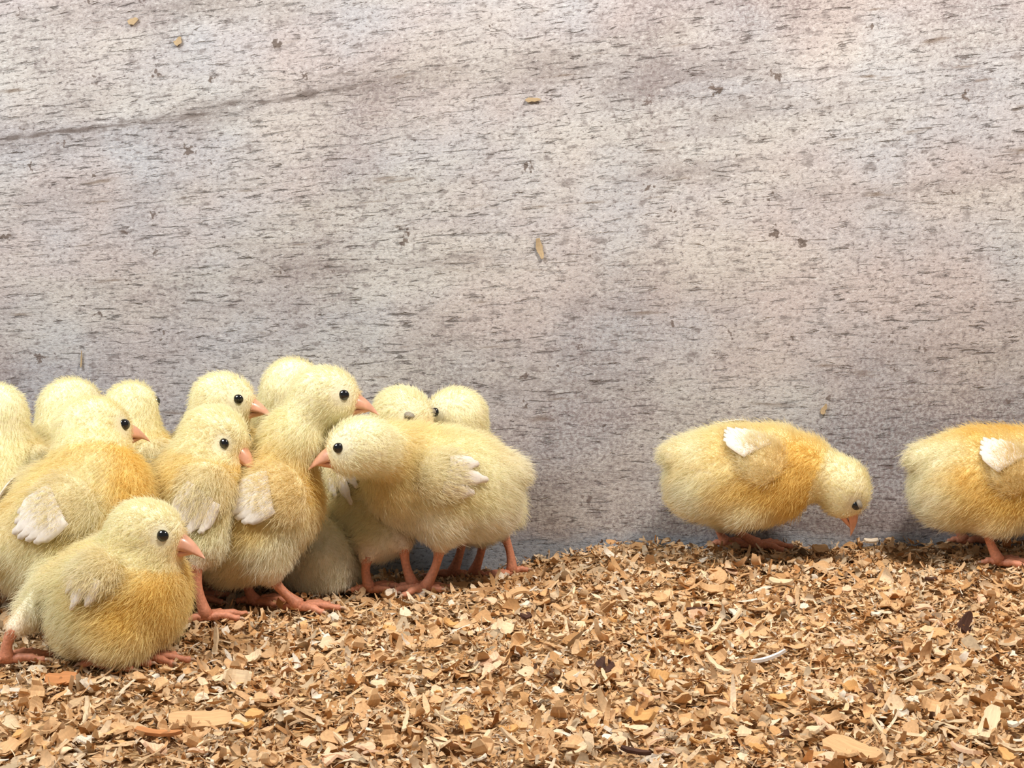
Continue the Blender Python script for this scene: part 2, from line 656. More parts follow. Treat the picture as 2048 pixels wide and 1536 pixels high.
def build_leg(root, origin, hock, foot, fdir, sc=1.0, shank=True):
    bag = Bag()
    foot = np.asarray(foot, float)
    fd = np.array([math.cos(math.radians(fdir)), math.sin(math.radians(fdir)), 0])
    ld = np.array([-fd[1], fd[0], 0])
    ankle = foot + np.array([0, 0, 0.0030])
    if shank:
        hock = np.asarray(hock, float)
        ts = np.linspace(0, 1, 9)
        path = [hock + (ankle - hock) * t + fd * (-0.0012 * math.sin(math.pi * t)) for t in ts]
        rad = [0.0027 * sc * (1.10 - 0.32 * math.sin(math.pi * min(1, t * 1.05)) + (0.12 if t > 0.9 else 0)) for t in ts]
        bag.add(tube(path, rad, 10), 0)
    bag.add(tube([ankle + fd * 0.001, ankle - np.array([0, 0, .0012])], [0.0031 * sc, 0.0029 * sc], 10), 0)
    for ang, ln in ((32, .0145), (0, .0185), (-32, .0145), (172, .0080)):
        a = math.radians(ang)
        d = fd * math.cos(a) + ld * math.sin(a)
        ln *= sc
        pth, rd = [], []
        nseg = 9
        for i in range(nseg + 1):
            t = i / nseg
            p = ankle + d * ln * t
            gz = float(ground(p[0], p[1])) + 0.0030
            zz = ankle[2] * (1 - sstep(t, 0, .25)) + (gz + 0.0011 + 0.0012 * math.sin(math.pi * t) ** 2) * sstep(t, 0, .25)
            pth.append(np.array([p[0], p[1], float(zz)]))
            rd.append(sc * (0.00205 - 0.0007 * t) * (1 + 0.16 * math.cos(t * 6 * math.pi)))
        bag.add(tube(pth, rd, 8), 0)
        e = pth[-1]
        bag.add(tube([e, e + d * 0.0016 + [0, 0, .0002], e + d * 0.0034 - [0, 0, .0011]], [.00095, .0007, .0002], 6), 1)
    return mesh_obj('leg', bag.V, bag.F, [M_LEG, M_CLAW], root, origin, True, bag.M)


def build_beak(root, origin, base, Fm, sc, openness=0.0):
    """two mandibles lofted along the head's forward axis"""
    f, l, u = Fm
    n, seg = 9, 12
    for nm, s in (('upper_beak', 1), ('lower_beak', -1)):
        V, Fs = [], []
        Lb = (0.0112 if s > 0 else 0.0092) * sc
        for i in range(n):
            t = i / (n - 1)
            w = 0.0050 * sc * (1 - t) ** 0.75 * (1.0 if s > 0 else 0.86) + 0.00025
            hgt = (0.0056 * (1 - t ** 1.6) if s > 0 else 0.0032 * (1 - t) ** 0.8) * sc + 0.0002
            droop = (-0.0026 * t ** 2 * sc) if s > 0 else (-0.0008 * (1 - t) - openness * t) * sc
            c = base + f * (Lb * t) + u * (droop - 0.0004)
            for k in range(seg):
                a = math.pi * k / (seg - 1)
                V.append(c + l * (w * math.cos(a)) + u * (s * hgt * math.sin(a) ** 0.85))
        for i in range(n - 1):
            for k in range(seg):
                k2 = (k + 1) % seg
                q = (i * seg + k, (i + 1) * seg + k, (i + 1) * seg + k2, i * seg + k2)
                Fs.append(q if s > 0 else q[::-1])
        Fs.append(tuple(range(seg)) if s < 0 else tuple(range(seg))[::-1])
        Fs.append(tuple((n - 1) * seg + k for k in range(seg)))
        mesh_obj(nm, V, Fs, M_BEAK, root, origin)


def sphere(c, Mx, r, nu=16, nv=10, v0=0.0, v1=math.pi):
    V, Fs = [], []
    for j in range(nv + 1):
        th = v0 + (v1 - v0) * j / nv
        for i in range(nu):
            ph = 2 * math.pi * i / nu
            q = np.array([r[0] * math.sin(th) * math.cos(ph), r[1] * math.cos(th), r[2] * math.sin(th) * math.sin(ph)])
            V.append(c + q @ Mx)
    for j in range(nv):
        for i in range(nu):
            i2 = (i + 1) % nu
            Fs.append((j * nu + i, j * nu + i2, (j + 1) * nu + i2, (j + 1) * nu + i))
    return V, Fs


def feather(base, d, nrm, ln, w):
    """a small quill feather blade, gently cupped, with a raised shaft"""
    side = unit(np.cross(nrm, d))
    V, Fs = [], []
    n = 8
    for i in range(n + 1):
        t = i / n
        ww = w * (0.35 + 0.65 * math.sin(math.pi * min(1, 0.22 + 0.62 * t))) * (1 if t < 0.86 else 0.62)
        for k, s in enumerate((-1, -0.5, 0, 0.5, 1)):
            z = 0.0003 * (1 - abs(s)) + (0.00025 if s == 0 else 0) + 0.0003 * s - 0.0012 * t * t
            V.append(base + d * (ln * (t - 0.05 * abs(s) * t)) + side * (ww * s) + nrm * z)
    for i in range(n):
        for k in range(4):
            a = i * 5 + k
            Fs.append((a, a + 1, a + 6, a + 5))
    # underside for thickness
    m = len(V)
    V2 = [v - nrm * 0.0005 for v in V]
    Fs2 = [tuple(reversed([i + m for i in f])) for f in Fs]
    ring = [0, 1, 2, 3, 4] + [i * 5 + 4 for i in range(1, n + 1)] + [n * 5 + k for k in (3, 2, 1, 0)] + [i * 5 for i in range(n - 1, 0, -1)]
    Fs3 = [(ring[(i + 1) % len(ring)], ring[i], ring[i] + m, ring[(i + 1) % len(ring)] + m) for i in range(len(ring))]
    return V + V2, Fs + Fs2 + Fs3


ALL = []          # (prims, bbox) of the chicks built so far
PALE = np.array((0.96, 0.88, 0.60))
WHITE = np.array((0.95, 0.89, 0.75))
ORANGE = np.array((0.95, 0.70, 0.25))


def grad(prims, p):
    e = 4e-4
    g = np.array([field(prims, (p + np.eye(3)[i] * e)[None])[0] - field(prims, (p - np.eye(3)[i] * e)[None])[0] for i in range(3)])
    return unit(g)


def hit_surface(prims, u, v, ynear):
    d = unit(ray(u, v))
    t = (ynear - CAM[1]) / d[1] - 0.09
    best = None
    for _ in range(200):
        p = CAM + d * t
        f = field(prims, p[None])[0]
        if best is None or f < best[0]:
            best = (f, p)
        if f < 0.0002:
            return p
        t += max(0.0004, f * 0.6)
        if t > 1.0:
            break
    return best[1]


GRID = 0.0020


def chick(label, body, yaw, pitch, size, head, hyaw, hpitch, hs=1.0, legs=None, sit=False, wing='auto',
          warm=0.5, white=0.5, hroll=0.0, lids=False, hairs=30000, openness=0.0, fdir=None, feathers=6, neck=1.0,
          wing_size=1.0, patches=()):
    k = 0.001
    L, R, H = [s * k - 0.0034 for s in size]
    c = at_y(*body)
    B = frame(yaw, pitch)
    f, l, u = B
    hc = at_y(*head)
    HM = frame(hyaw, hpitch, hroll)
    hf, hl, hu = HM
    base = np.array([c[0], c[1], float(ground(c[0], c[1]))])
    root = bpy.data.objects.new('chick', None)
    root.empty_display_size = 0.02
    root.location = base
    link(root)
    tag(root, label, 'chick', 'yellow chicks on the wood shavings')

    def loc(a, b, d):
        return c + f * (a * L) + l * (b * R) + u * (d * H)

    prims = [('e', 0, c, B, np.array([L, R, H])),
             ('e', .006, loc(-.42, 0, -.12), B, np.array([.62 * L, .90 * R, .84 * H])),
             ('e', .006, loc(.40, 0, .02), B, np.array([.60 * L, .88 * R, .88 * H])),
             ('e', .005, loc(-.94, 0, .34), frame(yaw, pitch + 16), np.array([.30 * L, .34 * R, .24 * H])),
             ('e', .004, loc(-.60, 0, -.38), B, np.array([.46 * L, .72 * R, .62 * H])),
             ('e', .003, loc(.04, .62, -.50), frame(yaw, pitch + 35), np.array([.40 * L, .34 * R, .46 * H])),
             ('e', .003, loc(.04, -.62, -.50), frame(yaw, pitch + 35), np.array([.40 * L, .34 * R, .46 * H]))]
    hr = 0.0128 * hs
    nb = loc(.50, 0, .38)
    mid = nb * 0.5 + hc * 0.5 - hf * 0.002
    prims += [('c', .008, nb, mid, .52 * R * neck, .0112 * hs * neck),
              ('c', .005, mid, hc - hf * .004 - hu * .002, .0112 * hs * neck, .0096 * hs),
              ('e', .003, hc, HM, np.array([.0144, .0120, .0124]) * hs),
              ('e', .004, hc + hf * .0068 * hs - hu * .0022 * hs, HM, np.array([.0086, .0078, .0074]) * hs)]
    head_prims = prims[-2:]
    # legs: where they stand
    feet = []
    sides = (1, -1)
    for i in range(2):
        given = legs[i] if legs and i < len(legs) else None
        if given:
            (hu_, hv_), (fu, fv) = given
            ft = ground_hit(fu, fv, 0.0025)
            hk = at_y(hu_, hv_, ft[1] + (0.0 if len(legs) < 3 else legs[2]))
        else:
            s = sides[i]
            if legs and legs[0] and i == 1:
                s = -1 if (feet[0][1] - c) @ l > 0 else 1
            p = loc(.05, s * .46, 0)
            ft = np.array([p[0], p[1], float(ground(p[0], p[1])) + .0025])
            hk = ft + np.array([0, 0, 1]) * min(.024, max(.010, p[2] - H * .75 - ft[2])) - np.array([f[0], f[1], 0]) * .008
        feet.append((hk, ft))
    for hk, ft in feet:
        s = np.clip((hk - c) @ l / R, -.62, .62)
        hip = loc(-.06, s, -.42)
        if sit:
            prims.append(('e', .008, loc(-.05, s * 1.25, -.55), B, np.array([.42 * L, .36 * R, .40 * H])))
        else:
            mid2 = hip * .5 + hk * .5
            prims += [('c', .007, hip, mid2, .0128, .0090), ('c', .004, mid2, hk, .0090, .0040)]

    # grid
    pts = [p[2] for p in prims] + [p[3] for p in prims if p[0] == 'c']
    lo = np.min(pts, 0) - 0.046
    hi = np.max(pts, 0) + 0.046
    gx = [np.arange(lo[i], hi[i], GRID) for i in range(3)]
    G = np.stack(np.meshgrid(*gx, indexing='ij'), -1)
    shp = G.shape[:3]
    Gf = G.reshape(-1, 3)
    Fv = field(prims, Gf)
    near = np.abs(Fv) < 0.05
    sub = Gf[near]
    val = Fv[near]
    others = [o for o in ALL if np.all(o[1] < hi) and np.all(o[2] > lo)]
    for o in others:
        g = field(o[0], sub)
        val = -smin(-val, g - 0.0012, 0.003)
    gz = ground(sub[:, 0], sub[:, 1]) + 0.0025
    val = -smin(-val, sub[:, 2] - gz, 0.004)
    val = -smin(-val, -0.0045 - sub[:, 1], 0.003)
    Fv[near] = val
    V, Fq = surface_nets(Fv.reshape(shp), lo, GRID)
    V = smooth_mesh(V, Fq, 3)
    # keep the largest piece
    par = np.arange(len(V))
    for _ in range(200):
        m = par[Fq].min(1)
        new = par.copy()
        for kk in range(4):
            np.minimum.at(new, Fq[:, kk], m)
        new = new[new]
        if np.array_equal(new, par):
            break
        par = new
    ids, cn = np.unique(par, return_counts=True)
    keep = par == ids[cn.argmax()]
    remap = -np.ones(len(V), int)
    remap[keep] = np.arange(keep.sum())
    Fq = remap[Fq[keep[Fq].all(1)]]
    V = V[keep]
    nrm = vnormals(V, Fq)
    lo_t = np.min(V, 0); hi_t = np.max(V, 0)
    ALL.append((prims, lo_t, hi_t))

    def out_to_skin(p, d):
        for _ in range(60):
            fv = field(head_prims, p[None])[0]
            if fv > -.00005:
                break
            p = p + d * max(.0002, -fv)
        return p
    eyes = [out_to_skin(hc + hf * .0070 * hs + hu * .0026 * hs, unit(hl * s + hf * .25)) for s in (1, -1)]
    beak_at = out_to_skin(hc + hf * .010 * hs - hu * .0028 * hs, hf)
    seed = len(ALL) * 3.1

    def colfun(P):
        q = (P - c) @ B.T / np.array([L, R, H])
        hd = np.linalg.norm(P - hc, axis=1)
        n1 = noise3(P, 130, seed)
        n2 = noise3(P, 60, seed + 5)
        chest = np.exp(-((q[:, 0] - .75) ** 2) / .22 - ((q[:, 2] - .15) ** 2) / .8)
        back = np.exp(-((q[:, 2] - .75) ** 2) / .4 - ((q[:, 0] - .1) ** 2) / .9) * .45
        side = np.exp(-((q[:, 2] + .1) ** 2) / .2 - ((q[:, 0] - .2) ** 2) / .3) * .7
        wo = (np.maximum(np.maximum(chest, back), side) + .30 * n1 + .22 * n2) * warm * 1.35
        for (pu, pv, py, pr, ps) in patches:
            wo = wo + ps * np.exp(-np.sum((P - at_y(pu, pv, py)) ** 2, 1) / (pr * .001) ** 2)
        wo = np.where(hd < .0185 * hs, wo * .28, wo)
        wo = np.clip(wo, 0, 1)[:, None]
        ww = np.clip(sstep(-q[:, 2], .15, .75) + .6 * sstep(-q[:, 0], .35, .9) + .25 * n2, 0, 1) * white
        ww = np.where(hd < .020, .12 * white, ww)[:, None]
        col = PALE * (1 - ww) + WHITE * ww
        col = col * (1 - wo) + ORANGE * wo
        de = np.minimum(np.linalg.norm(P - eyes[0], axis=1), np.linalg.norm(P - eyes[1], axis=1))
        ring = np.exp(-(de / (.0045 * hs)) ** 2)[:, None] * .35
        col = col * (1 - ring) + np.array((.55, .53, .40)) * ring
        db = np.linalg.norm(P - beak_at, axis=1)
        bo = np.exp(-(db / (.006 * hs)) ** 2)[:, None] * .6
        col = col * (1 - bo) + np.array((.82, .50, .16)) * bo
        for hk, ft in feet:
            dk = np.linalg.norm(P - hk, axis=1)
            b2 = np.exp(-(dk / .007) ** 2)[:, None] * .5
            col = col * (1 - b2) + np.array((.80, .58, .44)) * b2
        return col

    bo = mesh_obj('body', V, Fq, M_BODY, root, base)
    ca = np.ones((len(V), 4), np.float32)
    ca[:, :3] = np.clip(colfun(V), 0, 1)
    at = bo.data.attributes.new('down_color', 'FLOAT_COLOR', 'POINT')
    at.data.foreach_set('color', ca.reshape(-1))

    def comb(P):
        hd = np.linalg.norm(P - hc, axis=1)[:, None]
        w = 1 / (1 + np.exp((hd - .019) / .003))
        bodyd = -f + np.array([0, 0, -.55])
        headd = -hf * .9 + unit(nb - hc) * .5
        return bodyd * (1 - w) + headd * w

    def shorten(P):
        hd = np.linalg.norm(P - hc, axis=1)
        s = 1 - .45 * sstep(-hd, -.026, -.016)
        for e in eyes:
            s = s * (0.12 + .88 * sstep(np.linalg.norm(P - e, axis=1), .0030 * hs, .0070 * hs))
        s = s * (0.25 + .75 * sstep(np.linalg.norm(P - beak_at, axis=1), .003 * hs, .009 * hs))
        for hk, ft in feet:
            s = s * (0.35 + .65 * sstep(np.linalg.norm(P - hk, axis=1), .004, .014))
        for o in others:
            s = s * (0.3 + .7 * sstep(field(o[0], P), .001, .006))
        s = s * (0.25 + .75 * sstep(-P[:, 1], .006, .012))
        s = s * (0.35 + .65 * sstep(P[:, 2] - ground(P[:, 0], P[:, 1]), .003, .010))
        return s

    make_down('down', root, base, V, Fq, nrm, colfun, hairs, 0.0050, comb, shorten)

    # face
    build_beak(root, base, beak_at - hf * .0030 * hs, HM, hs, openness)
    for s, e in zip((1, -1), eyes):
        eM = HM if s > 0 else np.stack([HM[0], -HM[1], HM[2]])
        eo = mesh_obj('eye', *sphere(e - hl * s * .0002, eM, np.array([.0024, .0016, .0023]) * hs), M_EYE, root, base)
        if lids:
            cc = e - hl * s * .0004 + hu * .0013 * hs
            mesh_obj('eyelid', *sphere(cc, eM, np.array([.0027, .0020, .0015]) * hs), M_LID, eo, base)

    # legs
    for hk, ft in feet:
        fd = yaw if fdir is None else fdir
        build_leg(root, base, hk, ft, fd, 1.0, not sit)

    # wings
    for s in (1, -1):
        camside = (l * s)[1] < 0
        if wing != 'auto' and camside:
            (ru, rv), (tu, tv) = wing
            wr = hit_surface(prims, ru, rv, c[1])
            wt0 = hit_surface(prims, tu, tv, c[1])
            n0 = grad(prims, wr)
            n1 = grad(prims, wt0)
            save = (wr - c, wt0 - c)
        elif wing != 'auto':
            continue
        else:
            wr = loc(.28, s * .86, .30)
            wt0 = loc(-.52, s * .92, .02)
            n0 = grad(prims, wr); n1 = grad(prims, wt0)
            wr = wr - n0 * field(prims, wr[None])[0]
            wt0 = wt0 - n1 * field(prims, wt0[None])[0]
        build_wing(root, base, wr, wt0, n0, n1, colfun, feathers if wing != 'auto' else 4, wing_size, prims)
    if wing != 'auto':
        # the far wing mirrors the near one through the body's mid plane
        wr, wt0 = [c + d - 2 * (d @ l) * l for d in save]
        n0, n1 = [n - 2 * (n @ l) * l for n in (n0_keep(prims, c + save[0]), n0_keep(prims, c + save[1]))]
        build_wing(root, base, wr, wt0, n0, n1, colfun, feathers, wing_size, prims)
    return root


def n0_keep(prims, p):
    return grad(prims, p)


def build_wing(root, base, wr, wt, n0, n1, colfun, nf, ws, bodyp):
    ax = wt - wr
    ln = np.linalg.norm(ax)
    ax = ax / ln
    nn = unit(n0 * .6 + n1 * .4)
    nn = unit(nn - ax * (nn @ ax))
    sd = np.cross(nn, ax)
    Mx = np.stack([ax, nn, sd])
    prims = [('e', 0, wr + ax * ln * .02 + nn * .0002, Mx, np.array([.42 * ln, .0025, .0125 * ws])),
             ('e', .006, wr + ax * ln * .34 + nn * .0010, Mx, np.array([.34 * ln, .0024, .0092 * ws]))]
    lo = wr - ln * 1.1 - .012
    hi = wr + ln * 1.1 + .012
    h = 0.0013
    gx = [np.arange(lo[i], hi[i], h) for i in range(3)]
    G = np.stack(np.meshgrid(*gx, indexing='ij'), -1)
    Fv = field(prims, G.reshape(-1, 3)).reshape(G.shape[:3])
    V, Fq = surface_nets(Fv, lo, h)
    V = smooth_mesh(V, Fq, 2)

    def drape(Q, k=.88):
        # lay the wing against the curve of the body instead of holding it flat
        Q = np.asarray(Q, float)
        Q0 = Q - ((Q - wr) @ nn)[:, None] * nn
        return Q - nn * (np.clip(field(bodyp, Q0), -.006, .010) * k)[:, None]
    V = drape(V)
    nrm = vnormals(V, Fq)

    def wcol(P):
        return colfun(P) * .55 + np.array((.92, .84, .64)) * .45
    wo = mesh_obj('wing', V, Fq, M_BODY, root, base)
    ca = np.ones((len(V), 4), np.float32)
    ca[:, :3] = np.clip(wcol(V), 0, 1)
    at = wo.data.attributes.new('down_color', 'FLOAT_COLOR', 'POINT')
    at.data.foreach_set('color', ca.reshape(-1))
    make_down('wing_down', wo, base, V, Fq, nrm, wcol, 3800, .0048, lambda P: np.tile(ax, (len(P), 1)), lambda P: np.ones(len(P)))
    for i in range(nf):
        t = i / max(1, nf - 1)
        b0 = wr + ax * ln * (.15 + .10 * t) + sd * ((t - .5) * .0120 * ws) + nn * (.0044 + .0003 * i)
        d = unit(ax + sd * (t - .5) * .12 - nn * .03)
        fl = ln * (.94 - .55 * abs(t - .45))
        fV, fF = feather(b0, d, nn, fl, .0035 * ws)
        mesh_obj('flight_feather', drape(fV, .80), fF, M_FEATHER, wo, base)


# ------------------------------------------------------------------ the chicks, nearest first
chick('chick crouching low at the front left, dark round eye and orange beak facing right',
      (238, 1190, -.200), 8, 6, (28.5, 27, 27), (292, 1066, -.200), -6, -9, 1.06, legs=[((205, 1320), (205, 1338)), ((290, 1320), (285, 1325))],
      sit=True, wing=((200, 1135), (152, 1215)), warm=.6, white=.25, feathers=3, wing_size=.75, patches=((190, 1260, -.22, 30, .28), (300, 1230, -.22, 24, .15)))
chick('large chick at the left with white wing feathers, head turned away, small orange beak',
      (150, 1040, -.158), 35, 28, (38, 29, 29), (186, 858, -.140), 36, -4, 1.12, legs=[((28, 1258), (14, 1328)), None],
      wing=((142, 1000), (42, 1070)), warm=.72, white=.45, wing_size=1.15, neck=1.15,
      patches=((200, 900, -.15, 24, .45),))
chick('pale chick stooping to the left at the right end of the huddle',
      (884, 962, -.088), 190, 6, (38, 29, 28), (722, 893, -.124), 186, -10, 1.05, legs=[((880, 1095), (852, 1185)), ((1006, 1065), (1024, 1152))],
      wing=((870, 950), (965, 960)), warm=.30, white=.85, feathers=3, fdir=195, patches=((800, 895, -.10, 15, .5),))
chick('tall alert chick with white-tipped wing and shiny pink beak raised above the huddle',
      (512, 1034, -.118), -4, 36, (33.5, 28, 25.5), (650, 792, -.112), -2, -6, 1.06, legs=[((495, 1155), (508, 1212)), ((546, 1158), (598, 1222))],
      wing=((566, 980), (464, 1022)), warm=.62, white=.6, wing_size=1.15, neck=1.05, patches=((630, 985, -.12, 20, .5),))
chick('chick with narrowed eye and bowed head, between the crouching chick and the tall chick',
      (385, 1000, -.128), 30, 42, (32, 25, 25), (432, 872, -.122), -22, -24, 1.06, legs=[((392, 1128), (412, 1243)), None],
      warm=.6, white=.5, patches=((400, 940, -.13, 16, .4),))
chick('drowsy chick with half-shut eye just above the back of the stooping chick',
      (738, 1000, -.066), 12, 36, (31, 25, 25), (806, 828, -.060), -32, -16, 1.05, legs=[((735, 1112), (738, 1186)), ((808, 1090), (826, 1182))],
      wing=((685, 930), (705, 1005)), warm=.5, white=.7, lids=True, feathers=3, wing_size=.8)
chick('greyish white chick huddled low with its rump out, behind the legs of the tall chick',
      (636, 1112, -.082), 100, 14, (24, 23, 27), (640, 1010, -.050), 95, -10, .9, sit=True, warm=.05, white=1.0, hairs=16000)
chick('chick with bright round eye facing right, directly above the chick with narrowed eye',
      (410, 960, -.080), 20, 45, (34, 26, 27), (446, 800, -.082), -4, -6, 1.03, warm=.5, white=.4, hairs=20000)
chick('pale chick with its back turned, directly right of the orange headed chick',
      (250, 960, -.098), 70, 50, (32, 24, 27), (262, 818, -.090), 78, 0, 1.0, warm=.4, white=.3, hairs=20000)
chick('chick with only its crown showing behind the orange headed chick at the left',
      (130, 950, -.088), 50, 45, (33, 26, 27), (142, 812, -.078), 48, 0, 1.05, warm=.35, white=.3, hairs=20000)
chick('chick cut off by the left edge of the picture, only half its head showing',
      (-10, 985, -.125), 100, 45, (34, 28, 28), (-8, 828, -.118), 120, -5, 1.1, warm=.3, white=.4, hairs=20000)
chick('tallest chick at the back of the huddle, only the back of its head showing',
      (560, 930, -.052), 60, 45, (33, 25, 27), (585, 775, -.050), 62, 0, 1.15, warm=.3, white=.2, hairs=20000)
chick('chick facing left at the right end of the back row, one dark eye showing',
      (930, 960, -.038), 150, 40, (33, 25, 27), (912, 828, -.040), 178, -4, 1.05, warm=.3, white=.4, hairs=20000)
chick('lone chick pecking at the shavings by the wall, white wing feathers pointing up',
      (1484, 948, -.040), 2, -6, (38, 28.5, 27), (1684, 972, -.048), -8, -66, 1.06, legs=[((1466, 1052), (1514, 1098)), ((1440, 1056), (1452, 1094))],
      wing=((1528, 925), (1456, 868)), warm=.9, white=.45, lids=True, neck=1.15, patches=((1570, 1000, -.06, 22, .5),))
chick('orange tinted chick cut off by the right edge of the picture',
      (1980, 958, -.040), 2, -6, (39, 29, 28.5), (2175, 985, -.048), -8, -62, 1.06, legs=[((1915, 1035), (1926, 1088)), None],
      wing=((2032, 950), (1966, 888)), warm=.95, white=.45, neck=1.15, patches=((2000, 980, -.07, 26, .6),))


# ------------------------------------------------------------------ single shavings lying on top of the litter
def wood(name, col, var=.14):
    m, nt, b = new_mat(name)
    tc = N(nt, 'ShaderNodeTexCoord')
    mp = N(nt, 'ShaderNodeMapping')
    mp.inputs['Scale'].default_value = (120, 1600, 900)
    nt.links.new(tc.outputs['Object'], mp.inputs[0])
    no = N(nt, 'ShaderNodeTexNoise')
    no.inputs['Scale'].default_value = 1
    no.inputs['Detail'].default_value = 3
    nt.links.new(mp.outputs[0], no.inputs['Vector'])
    r = N(nt, 'ShaderNodeValToRGB')
    r.color_ramp.elements[0].position = .3
    r.color_ramp.elements[1].position = .7
    r.color_ramp.elements[0].color = tuple(c * (1 - var) for c in col) + (1,)
    r.color_ramp.elements[1].color = tuple(min(.95, c * (1 + var)) for c in col) + (1,)
    nt.links.new(no.outputs['Fac'], r.inputs[0])
    nt.links.new(r.outputs[0], b.inputs['Base Color'])
    b.inputs['Roughness'].default_value = .75
    b.inputs['Specular IOR Level'].default_value = .2
    return m


WOODS = {'tan': wood('tan_pine', (.64, .39, .19)), 'cream': wood('cream_pine', (.74, .55, .34)), 'amber': wood('amber_pine', (.66, .36, .13)),
         'pink': wood('pinkish_pine', (.80, .52, .33)), 'white': wood('whitish_pine', (.78, .67, .52)), 'brown': wood('dark_bark', (.075, .034, .022), .3),
         'quill': wood('white_quill', (.86, .82, .76), .05), 'straw': wood('dull_straw', (.46, .34, .20)), 'rust': wood('reddish_pine', (.52, .22, .08))}


def shaving_mesh(name, Lm, Wm, theta, twist, mat, th=.00045, seg=7, point=0.0, jag=.18):
    r2 = np.random.default_rng(abs(hash_(name, Lm, Wm, theta)) % 99991)
    V = []
    for side in (1, -1):
        for i in range(seg + 1):
            t = i / seg - .5
            a = theta * t
            Rr = Lm / (theta if abs(theta) > .05 else .05)
            x, z = Rr * math.sin(a), Rr * (1 - math.cos(a))
            nx_, nz_ = -math.sin(a), math.cos(a)
            e = 1 - point * (t + .5) ** 1.5
            w = Wm * .5 * max(.12, e) * (.55 + .45 * math.sqrt(max(0, 1 - (2 * t) ** 4))) 
            for sgn in (-1, 1):
                r3 = np.random.default_rng(i * 7 + (sgn + 1) + int(Lm * 1e6))
                ww = w * (1 + jag * r3.standard_normal())
                tw = twist * t
                V.append((x + nx_ * side * th, sgn * ww * math.cos(tw), z + nz_ * side * th + sgn * ww * math.sin(tw)))
    n = 2 * (seg + 1)
    Fs = []
    for i in range(seg):
        a, b_, c, d = 2 * i, 2 * i + 1, 2 * i + 3, 2 * i + 2
        Fs += [(d, c, b_, a)[::-1], (n + d, n + c, n + b_, n + a), (a, d, n + d, n + a), (b_, n + b_, n + c, c)]
    Fs += [(0, n, n + 1, 1), (n - 2, n - 1, 2 * n - 1, 2 * n - 2)]
    me = bpy.data.meshes.new(name)
    me.from_pydata([tuple(map(float, v)) for v in V], [], Fs)
    me.materials.append(mat)
    me.update()
    return me


def hash_(*a):
    h = 7
    for x in a:
        for ch in str(x):
            h = (h * 131 + ord(ch)) % 1000003
    return h


def place(me, name, u, v, az, tx, ty, label, cat, group=None, lift=.0036, sc=1.0):
    p = ground_hit(u, v, lift)
    o = bpy.data.objects.new(name, me)
    o.location = p
    o.rotation_euler = (math.radians(tx), math.radians(ty), math.radians(az))
    o.scale = (sc, sc, sc)
    link(o)
    tag(o, label, cat, group)
    return o


CLASSES = [('broad tan flake of wood lying loose on top of the litter', 'broad tan wood flakes', 'tan', [(.0085, .0048, .8), (.0105, .0052, -1.0), (.0075, .0050, 1.4)], .22),
           ('broad cream flake of wood lying loose on top of the litter', 'broad cream wood flakes', 'cream', [(.0085, .0045, .7), (.0100, .0050, 1.2), (.0070, .0050, -1.0)], .18),
           ('tightly curled tan shaving lying loose on top of the litter', 'curled tan shavings', 'tan', [(.0120, .0042, 3.6), (.0100, .0036, 4.3), (.0135, .0046, 3.0)], .15),
           ('thin cream sliver of wood lying loose on top of the litter', 'thin cream wood slivers', 'cream', [(.0120, .0014, .5), (.0150, .0016, 1.0), (.0100, .0012, -.6)], .15),
           ('small amber wood chip lying loose on top of the litter', 'small amber wood chips', 'amber', [(.0060, .0036, .5), (.0075, .0034, 1.6)], .10),
           ('small pinkish wood flake lying loose on top of the litter', 'small pinkish wood flakes', 'pink', [(.0080, .0044, 1.0), (.0095, .0040, -1.3)], .13),
           ('small whitish wood flake lying loose on top of the litter', 'small whitish wood flakes', 'white', [(.0060, .0040, .6), (.0070, .0034, 1.2)], .07)]


def scatter_shavings():
    protos = [[shaving_mesh('wood_shaving', L_, W_, t_, .5, WOODS[c[2]]) for (L_, W_, t_) in c[3]] for c in CLASSES]
    pr = np.array([c[4] for c in CLASSES]); pr = pr / pr.sum()
    placed = 0
    while placed < 270:
        u, v = rng.uniform(8, 2040), rng.uniform(1112, 1530)
        edge = np.interp(u, [0, 100, 400, 430, 700, 900, 1060, 1200, 1420, 2048], [1365, 1372, 1345, 1275, 1250, 1215, 1175, 1120, 1125, 1120])
        if v < edge:
            continue
        ci = rng.choice(len(CLASSES), p=pr)
        me = protos[ci][rng.integers(len(protos[ci]))]
        zone = ('at the foot of the wall' if v < 1230 else 'midway across the litter' if v < 1380 else 'in the foreground') + \
               (', left part' if u < 700 else ', middle part' if u < 1370 else ', right part')
        place(me, 'wood_shaving', u, v, rng.uniform(0, 360), rng.normal(0, 22), rng.normal(0, 18), CLASSES[ci][0].replace('lying loose on top of the litter', 'lying loose ') .strip() + ' ' + zone, 'wood shaving', CLASSES[ci][1], .0040, rng.uniform(.75, 1.25))
        placed += 1


scatter_shavings()

